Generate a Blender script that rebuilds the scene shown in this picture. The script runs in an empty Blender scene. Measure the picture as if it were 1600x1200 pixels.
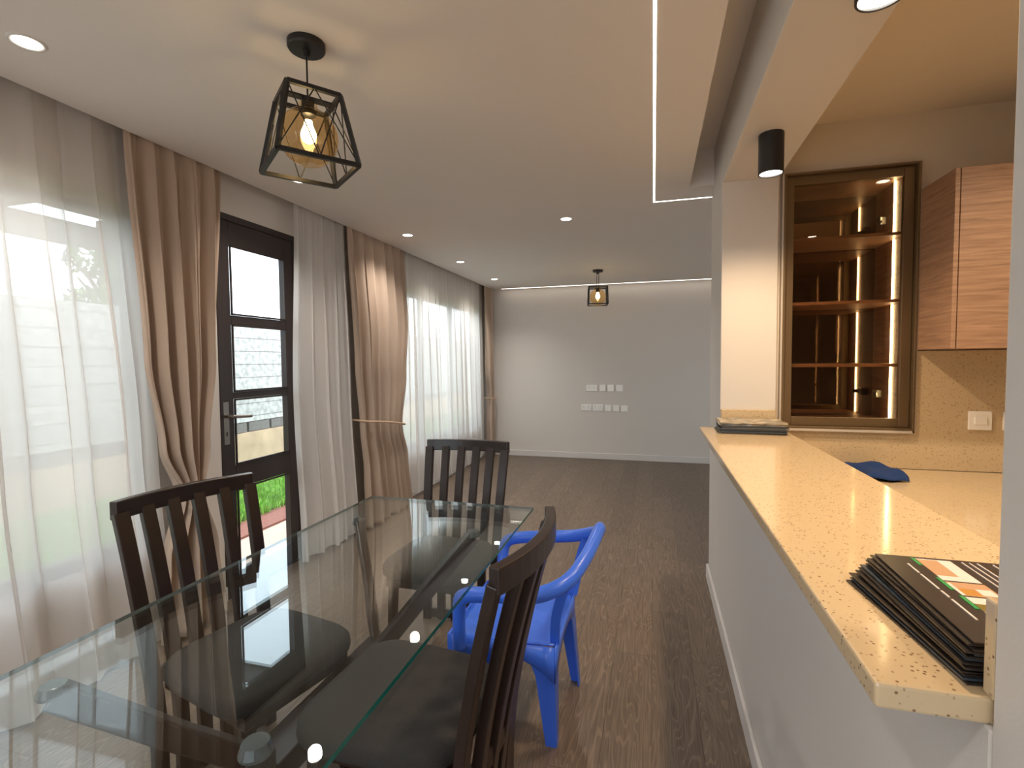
import bpy, math, random
from mathutils import Matrix, Vector
random.seed(7)
S = bpy.context.scene
C = S.collection
PI = math.pi

# ------------------------------------------------------------------ camera, world, exposure
def norm(v): return Vector(v).normalized()
F = 786.0
vy = norm((221, 38, -F)); vx = norm((2800, -12, F)); vx = (vx - vy*vx.dot(vy)).normalized(); vz = vx.cross(vy)
cam = bpy.data.cameras.new('camera'); co = bpy.data.objects.new('camera', cam); C.objects.link(co)
cam.sensor_width = 36; cam.lens = F/1600*36; cam.clip_start = .02
M4 = Matrix((vx, vy, vz)).to_4x4(); M4.translation = Vector((0, 0, 1.42)); co.matrix_world = M4
S.camera = co
S.view_settings.view_transform = 'Standard'; S.view_settings.look = 'None'
S.view_settings.gamma = 1; S.view_settings.use_curve_mapping = False
S.view_settings.exposure = 0.52
w = bpy.data.worlds.new('sky'); S.world = w; w.use_nodes = True
w.node_tree.nodes['Background'].inputs[0].default_value = (.84, .93, 1, 1)
w.node_tree.nodes['Background'].inputs[1].default_value = 3.1

# ------------------------------------------------------------------ materials
def srgb(r, g, b):
    f = lambda c: (c/255/12.92) if c/255 <= .04045 else ((c/255+.055)/1.055)**2.4
    return (f(r), f(g), f(b), 1)
MATS = {}
def mat(name, col=(.5,.5,.5,1), rough=.6, metal=0, spec=.5, bump=0, bscale=60, var=0, vscale=8, coat=0):
    m = bpy.data.materials.new(name); m.use_nodes = True; MATS[name] = m
    nt = m.node_tree; b = nt.nodes['Principled BSDF']
    b.inputs['Base Color'].default_value = col; b.inputs['Roughness'].default_value = rough
    b.inputs['Metallic'].default_value = metal; b.inputs['Specular IOR Level'].default_value = spec
    b.inputs['Coat Weight'].default_value = coat
    tc = nt.nodes.new('ShaderNodeTexCoord')
    if bump:
        n = nt.nodes.new('ShaderNodeTexNoise'); n.inputs['Scale'].default_value = bscale; n.inputs['Detail'].default_value = 4
        bp = nt.nodes.new('ShaderNodeBump'); bp.inputs['Strength'].default_value = bump; bp.inputs['Distance'].default_value = .01
        nt.links.new(tc.outputs['Object'], n.inputs['Vector'])
        nt.links.new(n.outputs['Fac'], bp.inputs['Height']); nt.links.new(bp.outputs['Normal'], b.inputs['Normal'])
    if var:
        n = nt.nodes.new('ShaderNodeTexNoise'); n.inputs['Scale'].default_value = vscale; n.inputs['Detail'].default_value = 3
        nt.links.new(tc.outputs['Object'], n.inputs['Vector'])
        r = ramp(nt, n.outputs['Fac'], [(.3, tuple(c*(1-var) for c in col[:3])+(1,)), (.7, tuple(min(1, c*(1+var)) for c in col[:3])+(1,))])
        nt.links.new(r, b.inputs['Base Color'])
    return m
def ramp(nt, src, stops, interp='LINEAR'):
    r = nt.nodes.new('ShaderNodeValToRGB'); r.color_ramp.interpolation = interp
    e = r.color_ramp.elements
    while len(e) > len(stops): e.remove(e[-1])
    while len(e) < len(stops): e.new(.5)
    for i, (p, c) in enumerate(stops): e[i].position = p; e[i].color = c
    nt.links.new(src, r.inputs[0]); return r.outputs[0]
def emis(name, col, strength):
    m = bpy.data.materials.new(name); m.use_nodes = True; MATS[name] = m
    nt = m.node_tree; nt.nodes.clear()
    o = nt.nodes.new('ShaderNodeOutputMaterial'); e = nt.nodes.new('ShaderNodeEmission')
    e.inputs[0].default_value = col; e.inputs[1].default_value = strength
    nt.links.new(e.outputs[0], o.inputs[0]); return m
def clear(name, tint, refl=(1,1,1,1), ior=1.5, rough=0.0, boost=1.0):
    m = bpy.data.materials.new(name); m.use_nodes = True; MATS[name] = m
    nt = m.node_tree; nt.nodes.clear()
    o = nt.nodes.new('ShaderNodeOutputMaterial'); mx = nt.nodes.new('ShaderNodeMixShader')
    t = nt.nodes.new('ShaderNodeBsdfTransparent'); t.inputs[0].default_value = tint
    g = nt.nodes.new('ShaderNodeBsdfGlossy'); g.inputs[0].default_value = refl; g.inputs['Roughness'].default_value = rough
    # Schlick reflectance, the same from both faces of the sheet
    f = nt.nodes.new('ShaderNodeLayerWeight'); f.inputs[0].default_value = .5
    pw = nt.nodes.new('ShaderNodeMath'); pw.operation = 'POWER'; pw.inputs[1].default_value = 5; nt.links.new(f.outputs['Facing'], pw.inputs[0])
    f0 = ((ior-1)/(ior+1))**2*boost
    mu = nt.nodes.new('ShaderNodeMath'); mu.operation = 'MULTIPLY_ADD'; mu.inputs[1].default_value = 1-f0; mu.inputs[2].default_value = f0; mu.use_clamp = True
    nt.links.new(pw.outputs[0], mu.inputs[0]); nt.links.new(mu.outputs[0], mx.inputs[0])
    nt.links.new(t.outputs[0], mx.inputs[1]); nt.links.new(g.outputs[0], mx.inputs[2]); nt.links.new(mx.outputs[0], o.inputs[0])
    return m

wall_m = mat('wall_paint', srgb(214, 208, 201), .75, bump=.04, bscale=180)
cool_m = mat('wall_paint_grey', srgb(206, 201, 195), .7, bump=.04, bscale=180)
ceil_m = mat('ceiling_paint', srgb(224, 219, 213), .85)
kit_m = mat('kitchen_paint', srgb(216, 204, 186), .75, bump=.03, bscale=180)
skirt_m = mat('skirting_white', srgb(214, 210, 206), .45)
dark_m = mat('dark_wood', srgb(36, 24, 20), .32, var=.18, vscale=14, spec=.45)
door_m = mat('door_paint', srgb(46, 36, 34), .38, spec=.5)
black_m = mat('black_metal', srgb(22, 21, 22), .45)
steel_m = mat('brushed_steel', srgb(150, 145, 138), .35, metal=1)
white_pl = mat('white_plastic', srgb(244, 242, 238), .3)
hole_m = mat('dark_hole', srgb(60, 52, 46), .6)
seat_m = mat('seat_fabric', srgb(42, 39, 37), .9, bump=.25, bscale=420, var=.12, vscale=160)
bronze_m = mat('bronze_frame', srgb(118, 98, 72), .38, metal=.55)
blue_cloth = mat('blue_cloth', srgb(22, 52, 104), .95, bump=.3, bscale=200)
cord_m = mat('rope_cord', srgb(196, 168, 140), .9, bump=.3, bscale=300)
stone_p = mat('patio_stone', srgb(205, 180, 165), .9, var=.08, vscale=20)
red_p = mat('red_paving', srgb(150, 98, 86), .9, var=.15, vscale=30)
leaf_m = mat('leaf', srgb(88, 120, 60), .7, var=.3, vscale=3)
bark_m = mat('bark', srgb(90, 75, 60), .9)
perg_m = mat('pergola_paint', srgb(92, 86, 84), .7)
paper_m = mat('dark_card', srgb(44, 38, 34), .3, spec=.6)
paper_b = mat('slate_card', srgb(58, 68, 78), .3, spec=.6)
film_m = mat('crinkled_film', srgb(150, 140, 122), .12, spec=.9, bump=.8, bscale=24, var=.5, vscale=22)
blue_m = mat('blue_plastic', srgb(60, 108, 226), .28, spec=.5)
pad_m = mat('pad_grey', srgb(78, 84, 88), .2)
alum_m = mat('pale_trim', srgb(190, 180, 168), .5)

def wood(name, c1, c2, c3, grain=(1, 1, 14), rough=.45):
    m = mat(name, c2, rough); nt = m.node_tree; b = nt.nodes['Principled BSDF']
    tc = nt.nodes.new('ShaderNodeTexCoord'); mp = nt.nodes.new('ShaderNodeMapping'); mp.inputs['Scale'].default_value = grain
    nt.links.new(tc.outputs['Object'], mp.inputs[0])
    n = nt.nodes.new('ShaderNodeTexNoise'); n.inputs['Scale'].default_value = 3.2; n.inputs['Detail'].default_value = 9; n.inputs['Roughness'].default_value = .62; n.inputs['Distortion'].default_value = .6
    nt.links.new(mp.outputs[0], n.inputs['Vector'])
    nt.links.new(ramp(nt, n.outputs['Fac'], [(.3, c1), (.5, c2), (.68, c3)]), b.inputs['Base Color'])
    return m
cab_m = wood('walnut_laminate', srgb(138, 106, 84), srgb(166, 130, 104), srgb(184, 148, 120), (1.3, 1.3, 26))
inner_m = wood('dark_walnut', srgb(112, 80, 60), srgb(146, 108, 82), srgb(164, 124, 96), (1.2, 1.2, 16))

def floor_mat():
    m = mat('plank_floor', (.1,.08,.06,1), .42, spec=.35); nt = m.node_tree; b = nt.nodes['Principled BSDF']
    tc = nt.nodes.new('ShaderNodeTexCoord'); mp = nt.nodes.new('ShaderNodeMapping'); mp.inputs['Rotation'].default_value = (0, 0, PI/2)
    nt.links.new(tc.outputs['Object'], mp.inputs[0])
    br = nt.nodes.new('ShaderNodeTexBrick'); br.offset = .37; br.inputs['Scale'].default_value = 1
    br.inputs['Brick Width'].default_value = 1.22; br.inputs['Row Height'].default_value = .18
    br.inputs['Mortar Size'].default_value = .0012; br.inputs['Mortar Smooth'].default_value = .3; br.inputs['Bias'].default_value = 0
    br.inputs['Color1'].default_value = (.15,.15,.15,1); br.inputs['Color2'].default_value = (.85,.85,.85,1); br.inputs['Mortar'].default_value = (0,0,0,1)
    nt.links.new(mp.outputs[0], br.inputs['Vector'])
    # grain: contour lines of a long noise, shifted plank by plank
    sc = nt.nodes.new('ShaderNodeMapping'); sc.inputs['Scale'].default_value = (9, .95, 1)
    nt.links.new(tc.outputs['Object'], sc.inputs[0])
    add = nt.nodes.new('ShaderNodeVectorMath'); add.operation = 'ADD'
    mul = nt.nodes.new('ShaderNodeVectorMath'); mul.operation = 'SCALE'; mul.inputs['Scale'].default_value = 13
    nt.links.new(br.outputs['Color'], mul.inputs[0]); nt.links.new(sc.outputs[0], add.inputs[0]); nt.links.new(mul.outputs[0], add.inputs[1])
    n = nt.nodes.new('ShaderNodeTexNoise'); n.inputs['Scale'].default_value = 1.0; n.inputs['Detail'].default_value = 2; n.inputs['Distortion'].default_value = .5
    nt.links.new(add.outputs[0], n.inputs['Vector'])
    mm = nt.nodes.new('ShaderNodeMath'); mm.operation = 'MULTIPLY'; mm.inputs[1].default_value = 26
    nt.links.new(n.outputs['Fac'], mm.inputs[0])
    fr = nt.nodes.new('ShaderNodeMath'); fr.operation = 'SINE'
    m2 = nt.nodes.new('ShaderNodeMath'); m2.operation = 'MULTIPLY'; m2.inputs[1].default_value = 6.28; nt.links.new(mm.outputs[0], m2.inputs[0]); nt.links.new(m2.outputs[0], fr.inputs[0])
    lines = ramp(nt, fr.outputs[0], [(.55, (0,0,0,1)), (1, (1,1,1,1))])
    fine = nt.nodes.new('ShaderNodeTexNoise'); fine.inputs['Scale'].default_value = 1; fine.inputs['Detail'].default_value = 6
    f2 = nt.nodes.new('ShaderNodeMapping'); f2.inputs['Scale'].default_value = (140, 6, 1)
    nt.links.new(tc.outputs['Object'], f2.inputs[0]); nt.links.new(f2.outputs[0], fine.inputs['Vector'])
    base = ramp(nt, fine.outputs['Fac'], [(.3, srgb(92, 79, 68)), (.7, srgb(120, 105, 92))])
    mx = nt.nodes.new('ShaderNodeMix'); mx.data_type = 'RGBA'; mx.inputs['B'].default_value = srgb(148, 132, 114)
    k = nt.nodes.new('ShaderNodeMath'); k.operation = 'MULTIPLY'; k.inputs[1].default_value = .42
    nt.links.new(lines, k.inputs[0]); nt.links.new(k.outputs[0], mx.inputs['Factor']); nt.links.new(base, mx.inputs['A'])
    tone = ramp(nt, br.outputs['Color'], [(0, (.35,.35,.35,1)), (.12, (.86,.86,.86,1)), (1, (1.08,1.08,1.08,1))])
    mt = nt.nodes.new('ShaderNodeMix'); mt.data_type = 'RGBA'; mt.blend_type = 'MULTIPLY'; mt.inputs['Factor'].default_value = 1
    nt.links.new(mx.outputs['Result'], mt.inputs['A']); nt.links.new(tone, mt.inputs['B']); nt.links.new(mt.outputs['Result'], b.inputs['Base Color'])
    bp = nt.nodes.new('ShaderNodeBump'); bp.inputs['Strength'].default_value = .12; bp.inputs['Distance'].default_value = .002
    nt.links.new(fine.outputs['Fac'], bp.inputs['Height']); nt.links.new(bp.outputs[0], b.inputs['Normal'])
    return m
floor_m = floor_mat()

def quartz(name, base, rough):
    m = mat(name, base, rough, spec=.5); nt = m.node_tree; b = nt.nodes['Principled BSDF']
    tc = nt.nodes.new('ShaderNodeTexCoord')
    v = nt.nodes.new('ShaderNodeTexVoronoi'); v.inputs['Scale'].default_value = 130; v.inputs['Randomness'].default_value = 1
    n = nt.nodes.new('ShaderNodeTexNoise'); n.inputs['Scale'].default_value = 55; n.inputs['Detail'].default_value = 3
    nt.links.new(tc.outputs['Object'], v.inputs['Vector']); nt.links.new(tc.outputs['Object'], n.inputs['Vector'])
    sp = ramp(nt, v.outputs['Distance'], [(.16, (1,1,1,1)), (.3, (0,0,0,1))])
    th = ramp(nt, n.outputs['Fac'], [(.46, (0,0,0,1)), (.54, (1,1,1,1))])
    mu = nt.nodes.new('ShaderNodeMath'); mu.operation = 'MULTIPLY'; nt.links.new(sp, mu.inputs[0]); nt.links.new(th, mu.inputs[1])
    mx = nt.nodes.new('ShaderNodeMix'); mx.data_type = 'RGBA'; mx.inputs['A'].default_value = base; mx.inputs['B'].default_value = srgb(122, 96, 70)
    nt.links.new(mu.outputs[0], mx.inputs['Factor']); nt.links.new(mx.outputs['Result'], b.inputs['Base Color'])
    return m
quartz_m = quartz('speckled_quartz', srgb(200, 178, 144), .1)

def fabric(name, col, transl=.25, transp=0.0, edge=0.0):
    m = bpy.data.materials.new(name); m.use_nodes = True; MATS[name] = m; nt = m.node_tree; nt.nodes.clear()
    o = nt.nodes.new('ShaderNodeOutputMaterial')
    d = nt.nodes.new('ShaderNodeBsdfDiffuse'); t = nt.nodes.new('ShaderNodeBsdfTranslucent')
    d.inputs[0].default_value = col; t.inputs[0].default_value = col
    tc = nt.nodes.new('ShaderNodeTexCoord'); n = nt.nodes.new('ShaderNodeTexNoise'); n.inputs['Scale'].default_value = 350
    bp = nt.nodes.new('ShaderNodeBump'); bp.inputs['Strength'].default_value = .12; bp.inputs['Distance'].default_value = .003
    nt.links.new(tc.outputs['Object'], n.inputs['Vector']); nt.links.new(n.outputs['Fac'], bp.inputs['Height']); nt.links.new(bp.outputs[0], d.inputs['Normal'])
    mx = nt.nodes.new('ShaderNodeMixShader'); mx.inputs[0].default_value = transl
    nt.links.new(d.outputs[0], mx.inputs[1]); nt.links.new(t.outputs[0], mx.inputs[2]); out = mx.outputs[0]
    if transp:
        # a sheer weave closes up when seen edge-on
        lw = nt.nodes.new('ShaderNodeLayerWeight'); lw.inputs[0].default_value = .5
        r = ramp(nt, lw.outputs['Facing'], [(0, (transp,)*3+(1,)), (.45, (transp*.55,)*3+(1,)), (1, (0,0,0,1))])
        tr = nt.nodes.new('ShaderNodeBsdfTransparent'); m2 = nt.nodes.new('ShaderNodeMixShader')
        nt.links.new(r, m2.inputs[0]); nt.links.new(out, m2.inputs[1]); nt.links.new(tr.outputs[0], m2.inputs[2]); out = m2.outputs[0]
    nt.links.new(out, o.inputs[0]); return m
drape_m = fabric('drape_linen', srgb(186, 166, 149), .12)
sheer_m = fabric('sheer_voile', srgb(236, 233, 230), .55, .25)

glass_m = clear('window_glass', (.97,.98,.98,1), boost=.8)
table_glass = clear('table_glass', (.93,.96,.96,1), (.9,.97,1,1), 1.52, boost=1.5)
edge_far = mat('glass_edge_far', srgb(96, 108, 108), .2)  # dimmer look of edges seen through the glass, put into the colour
smoke_m = clear('smoked_glass', (.84,.77,.68,1), (1,.95,.9,1), 1.5)
amber_m = clear('amber_glass', (.97,.81,.56,1), (1,.9,.75,1), 1.45, boost=1.2)
edge_m = mat('glass_edge', srgb(20, 92, 92), .12, spec=.8)
mirror_m = mat('bronze_mirror', srgb(150, 132, 116), .03, metal=1)
down_e = emis('downlight_glow', (1,.9,.78,1), 14)
led_e = emis('led_glow', (1,.9,.78,1), 7)
led_k = emis('cabinet_led_glow', (1,.84,.5,1), 24)
bulb_e = emis('bulb_glow', (1,.82,.5,1), 24)
spot_e = emis('spot_glow', (1,.92,.8,1), 14)

# ------------------------------------------------------------------ mesh helpers
class MB:
    def __init__(s): s.v = []; s.f = []; s.m = []
    def box(s, x0, x1, y0, y1, z0, z1, mi=0):
        b = len(s.v)
        s.v += [(x, y, z) for z in (z0, z1) for y in (y0, y1) for x in (x0, x1)]
        for q in ((0,2,3,1),(4,5,7,6),(0,1,5,4),(2,6,7,3),(0,4,6,2),(1,3,7,5)): s.f.append(tuple(b+i for i in q)); s.m.append(mi)
        return s
    def grid(s, pts, nu, nv, closeu=False, mi=0):   # pts[v][u]
        b = len(s.v)
        for row in pts: s.v += [tuple(p) for p in row]
        for j in range(nv-1):
            for i in range(nu if closeu else nu-1):
                i2 = (i+1) % nu
                s.f.append((b+j*nu+i, b+j*nu+i2, b+(j+1)*nu+i2, b+(j+1)*nu+i)); s.m.append(mi)
        return s
    def sweep(s, path, prof, up=(0,0,1), cap=True, mi=0, scale=None):
        path = [Vector(p) for p in path]; n = len(path); up = Vector(up); rows = []
        for i, p in enumerate(path):
            t = (path[min(i+1, n-1)]-path[max(i-1, 0)]).normalized()
            a = up.cross(t)
            if a.length < 1e-4: a = Vector((1,0,0)).cross(t)
            a.normalize(); c = t.cross(a).normalized(); k = scale[i] if scale else 1
            rows.append([p+a*(q[0]*k)+c*(q[1]*k) for q in prof])
        b = len(s.v); np_ = len(prof); s.grid(rows, np_, n, True, mi)
        if cap:
            s.f.append(tuple(b+i for i in range(np_))[::-1]); s.m.append(mi)
            s.f.append(tuple(b+(n-1)*np_+i for i in range(np_))); s.m.append(mi)
        return s
    def lathe(s, prof, c=(0,0,0), n=28, mi=0, cap=False):
        rows = [[(c[0]+r*math.cos(2*PI*i/n), c[1]+r*math.sin(2*PI*i/n), c[2]+z) for i in range(n)] for r, z in prof]
        b = len(s.v); s.grid(rows, n, len(prof), True, mi)
        if cap:
            s.f.append(tuple(b+i for i in range(n))[::-1]); s.m.append(mi)
            s.f.append(tuple(b+(len(prof)-1)*n+i for i in range(n))); s.m.append(mi)
        return s
    def build(s, name, mats, parent=None, bevel=0, smooth=False, subsurf=0, loc=None, seg=2):
        me = bpy.data.meshes.new(name); me.from_pydata(s.v, [], s.f); me.update()
        for m in (mats if isinstance(mats, (list, tuple)) else [mats]): me.materials.append(m)
        me.polygons.foreach_set('material_index', s.m)
        if smooth: me.polygons.foreach_set('use_smooth', [True]*len(s.f))
        o = bpy.data.objects.new(name, me); C.objects.link(o)
        if parent: o.parent = parent
        if loc: o.location = loc
        if bevel:
            md = o.modifiers.new('bevel', 'BEVEL'); md.width = bevel; md.segments = seg; md.limit_method = 'ANGLE'; md.angle_limit = math.radians(50)
        if subsurf:
            md = o.modifiers.new('sub', 'SUBSURF'); md.levels = subsurf; md.render_levels = subsurf
        return o
def circ(r, n=12, ry=None): return [(r*math.cos(2*PI*i/n), (ry or r)*math.sin(2*PI*i/n)) for i in range(n)]
def rect(w, h): return [(-w/2,-h/2),(w/2,-h/2),(w/2,h/2),(-w/2,h/2)]
def spline(pts, n=8):
    P = [Vector(p) for p in pts]; out = []
    for i in range(len(P)-1):
        a, b, c, d = P[max(i-1,0)], P[i], P[i+1], P[min(i+2, len(P)-1)]
        for k in range(n):
            t = k/n
            out.append(.5*((2*b)+(c-a)*t+(2*a-5*b+4*c-d)*t*t+(3*b-a-3*c+d)*t**3))
    out.append(P[-1]); return out
def lerp(tab, z):
    tab = sorted(tab)
    if z <= tab[0][0]: return tab[0][1]
    for (a, va), (b, vb) in zip(tab, tab[1:]):
        if z <= b:
            t = (z-a)/(b-a); t = t*t*(3-2*t); return va+(vb-va)*t
    return tab[-1][1]
def tag(o, label, cat, group=None, kind=None):
    o['label'] = label; o['category'] = cat
    if group: o['group'] = group
    if kind: o['kind'] = kind
    return o
def thing(name, label, cat, loc=(0,0,0), rz=0, group=None):
    o = bpy.data.objects.new(name, None); C.objects.link(o); o.location = loc; o.rotation_euler = (0,0,rz); o.empty_display_size = .1
    return tag(o, label, cat, group)
def struct(name, mb, m, label=None, cat=None, **k):
    o = mb.build(name, m, **k); o['kind'] = 'structure'
    if label: o['label'] = label; o['category'] = cat
    return o
def dup(root, loc, rz, label, group=None):
    r = root.copy(); C.objects.link(r); r.location = loc; r.rotation_euler = (0,0,rz); r['label'] = label
    if group: r['group'] = group
    for ch in list(root.children):
        c = ch.copy(); C.objects.link(c); c.parent = r
        for g in list(ch.children):
            d = g.copy(); C.objects.link(d); d.parent = c
    return r
def spotlight(name, loc, power, col, size=110, blend=.6, rad=.03, parent=None):
    l = bpy.data.lights.new(name, 'SPOT'); l.energy = power; l.color = col; l.spot_size = math.radians(size); l.spot_blend = blend; l.shadow_soft_size = rad
    o = bpy.data.objects.new(name, l); C.objects.link(o); o.location = loc
    if parent: o.parent = parent
    return o

# ------------------------------------------------------------------ room shell
H = 2.48; XR = 3.2; YB = 7.25; YF = -2.6; XL = -2.45; JY = .64
struct('floor', MB().box(XL-.1, XR+.2, YF, YB+.2, -.1, 0), floor_m, 'dark taupe wood plank floor', 'floor')
wl = MB()
X0 = XL-.1
W1 = (-1.7, 1.93, .5, 2.16); D = (2.37, 3.06, 0, 2.31); W2 = (4.32, 6.86, .5, 2.16)
ys = [YF-.2, W1[0], W1[1], D[0], D[1], W2[0], W2[1], YB+.2]
for a, b in ((0,1),(2,3),(4,5),(6,7)): wl.box(X0, XL, ys[a], ys[b], -.2, 2.8)
for (y0, y1, z0, z1) in (W1, D, W2):
    if z0 > 0: wl.box(X0, XL, y0, y1, -.2, z0)
    else: wl.box(X0, XL, y0, y1, -.2, 0.0)
    wl.box(X0, XL, y0, y1, z1, 2.8)
struct('wall_left', wl, wall_m, 'beige wall behind the curtains', 'wall')
struct('wall_back', MB().box(XL, XR+.2, YB, YB+.2, -.1, 2.8), wall_m, 'plain greige end wall with white socket plates', 'wall')
struct('wall_front', MB().box(XL, -2.2, YF-.2, YF, -.1, 2.8).box(.3, XR+.2, YF-.2, YF, -.1, 2.8).box(-2.2, .3, YF-.2, YF, -.1, .1).box(-2.2, .3, YF-.2, YF, 2.2, 2.8), wall_m, 'wall behind the viewer with an unseen opening added for daylight', 'wall')  # opening added out of view to bring more daylight into the room
wr = MB()
wr.box(.35, .625, JY, 2.93, 0, 1.02).box(.35, .625, YF, JY, 0, 2.8).box(.35, .625, 2.93, 3.43, 0, 2.8).box(.35, .625, JY, 2.93, 2.36, 2.8)
struct('wall_right', wr, cool_m, 'pale grey partition with serving opening to the kitchen', 'wall', bevel=.004)
NX0, NX1, NZ0, NZ1 = .655, 1.24, 1.065, 2.365
kw = MB().box(.625, NX0, 2.97, 3.43, 0, 2.8).box(NX1, XR, 2.97, 3.43, 0, 2.8).box(NX0, NX1, 2.97, 3.43, 0, NZ0).box(NX0, NX1, 2.97, 3.43, NZ1, 2.8).box(NX0, NX1, 3.39, 3.43, NZ0, NZ1)
struct('wall_kitchen', kw, kit_m, 'warm cream far wall of the kitchen', 'wall')
struct('wall_kitchen_right', MB().box(XR, XR+.2, YF, 4.1, -.1, 2.8).box(XR, XR+.2, 6.5, YB, -.1, 2.8).box(XR, XR+.2, 4.1, 6.5, -.1, .8).box(XR, XR+.2, 4.1, 6.5, 2.2, 2.8), wall_m)  # unseen opening added here to light the far end of the room
cl = MB().box(-2.31, .21, YF, YB, H, 2.62).box(.21, .35, 3.33, YB, H, 2.62).box(.35, XR, 3.43, YB, H, 2.62)
cl.box(.205, .36, YF, 3.34, 2.70, 2.8).box(XL-.2, -2.30, YF-.2, YB+.2, 2.60, 2.8).box(XL, XR+.2, YF-.2, YB+.2, 2.8, 2.95).box(.19, .2095, YF, 3.33, H+.05, 2.75).box(.205, .352, 3.332, 3.35, H+.05, 2.75)
struct('ceiling', cl, ceil_m, 'off-white dropped ceiling with recessed slot beside the beam', 'ceiling')
struct('ceiling_kitchen', MB().box(.625, XR, YF, 2.97, 2.62, 2.8), kit_m, 'kitchen ceiling', 'ceiling')
struct('baseboard_back', MB().box(XL, XR, YB-.015, YB, 0, .085), skirt_m, 'white skirting along the end wall', 'baseboard', bevel=.004)
struct('baseboard_right', MB().box(.335, .35, YF, 3.43, 0, .09).box(.335, .625, 3.43, 3.445, 0, .09), skirt_m, 'white skirting under the serving counter', 'baseboard', bevel=.004)
struct('baseboard_left', MB().box(XL, XL+.012, 3.06, YB, 0, .085).box(XL, XL+.012, YF, D[0], 0, .085), skirt_m, 'white skirting behind the curtains', 'baseboard')

# linear lights let into the ceiling
t = MB().box(-.0045, .0045, YF+.3, 3.58, H-.0008, H+.004).box(.0045, XR, 3.569, 3.58, H-.0008, H+.004)
tag(t.build('ceiling_light_strip', led_e), 'thin white light line bent at a right angle in the ceiling near the beam', 'light strip', 'light strips in the ceiling')
t = MB().box(-2.16, XR, 7.155, 7.167, H-.0008, H+.004)
tag(t.build('ceiling_light_strip', led_e), 'thin white light line along the top of the end wall', 'light strip', 'light strips in the ceiling')

# ------------------------------------------------------------------ windows and door
def window(name, y0, y1, z0, z1, mull, label):
    fx0, fx1 = -2.54, -2.49
    f = MB().box(fx0, fx1, y0, y1, z0, z0+.05).box(fx0, fx1, y0, y1, z1-.05, z1).box(fx0, fx1, y0, y0+.05, z0+.05, z1-.05).box(fx0, fx1, y1-.05, y1, z0+.05, z1-.05)
    for y in mull: f.box(fx0, fx1, y-.03, y+.03, z0+.05, z1-.05)
    o = struct(name, f, door_m, label, 'window', bevel=.004)
    e = [y0+.05]+[v for y in mull for v in (y-.03, y+.03)]+[y1-.05]
    for a, b in zip(e[::2], e[1::2]): MB().box(-2.518, -2.512, a, b, z0+.05, z1-.05).build('pane', glass_m, o)
    MB().box(-2.575, -2.452, y0-.01, y1+.01, z0-.03, z0).build('window_sill', skirt_m, o, bevel=.004)
window('window_1', *W1, (-.8, .1, 1.02), 'wide dark framed window behind the nearest sheer curtain')
window('window_2', *W2, (5.17, 6.01), 'dark framed window behind the far sheer curtain')

y0, y1 = D[0], D[1]
fr = MB().box(-2.53, -2.445, y0, y0+.045, 0, 2.31).box(-2.53, -2.445, y1-.03, y1, 0, 2.31).box(-2.53, -2.445, y0, y1, 2.27, 2.31)
dr = struct('door_1', fr, door_m, 'dark framed glazed garden door with four panes', 'door', bevel=.004)
pz = [(.14, .655), (.80, 1.205), (1.245, 1.655), (1.71, 2.13)]
lx0, lx1, la, lb = -2.50, -2.452, y0+.045, y1-.03
pa, pb = 2.475, 2.945
lf = MB().box(lx0, lx1, la, pa, .01, 2.27).box(lx0, lx1, pb, lb, .01, 2.27)
zz = [.01]+[v for p in pz for v in p]+[2.27]
for a, b in zip(zz[::2], zz[1::2]): lf.box(lx0, lx1, pa, pb, a, b)
lf = lf.build('door_leaf', door_m, dr, bevel=.003)
for a, b in pz: MB().box(-2.482, -2.477, pa-.005, pb+.005, a-.005, b+.005).build('pane', glass_m, lf)
for a, b in pz:
    g = MB(); s_ = .012
    g.box(lx1-.002, lx1+.008, pa-.0, pa+s_, a, b).box(lx1-.002, lx1+.008, pb-s_, pb, a, b).box(lx1-.002, lx1+.008, pa, pb, a, a+s_).box(lx1-.002, lx1+.008, pa, pb, b-s_, b)
    g.build('glazing_bead', door_m, lf, bevel=.003)
hd = MB().box(-2.452, -2.444, 2.39, 2.43, .935, 1.19).build('door_handle', steel_m, lf, bevel=.002)
h2 = MB().sweep(spline([(-2.445, 2.41, 1.105), (-2.40, 2.41, 1.105), (-2.385, 2.425, 1.104), (-2.385, 2.46, 1.10), (-2.385, 2.54, 1.095)], 6), circ(.0095, 10))
h2.build('door_handle', steel_m, lf, smooth=True)
MB().lathe([(.0001, 0), (.006, 0), (.006, .002)], (-2.444, 2.41, 1.0)).build('keyhole', hole_m, lf)
MB().box(-2.4435, -2.443, 2.405, 2.415, .985, 1.01).build('keyhole', hole_m, lf)

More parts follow.
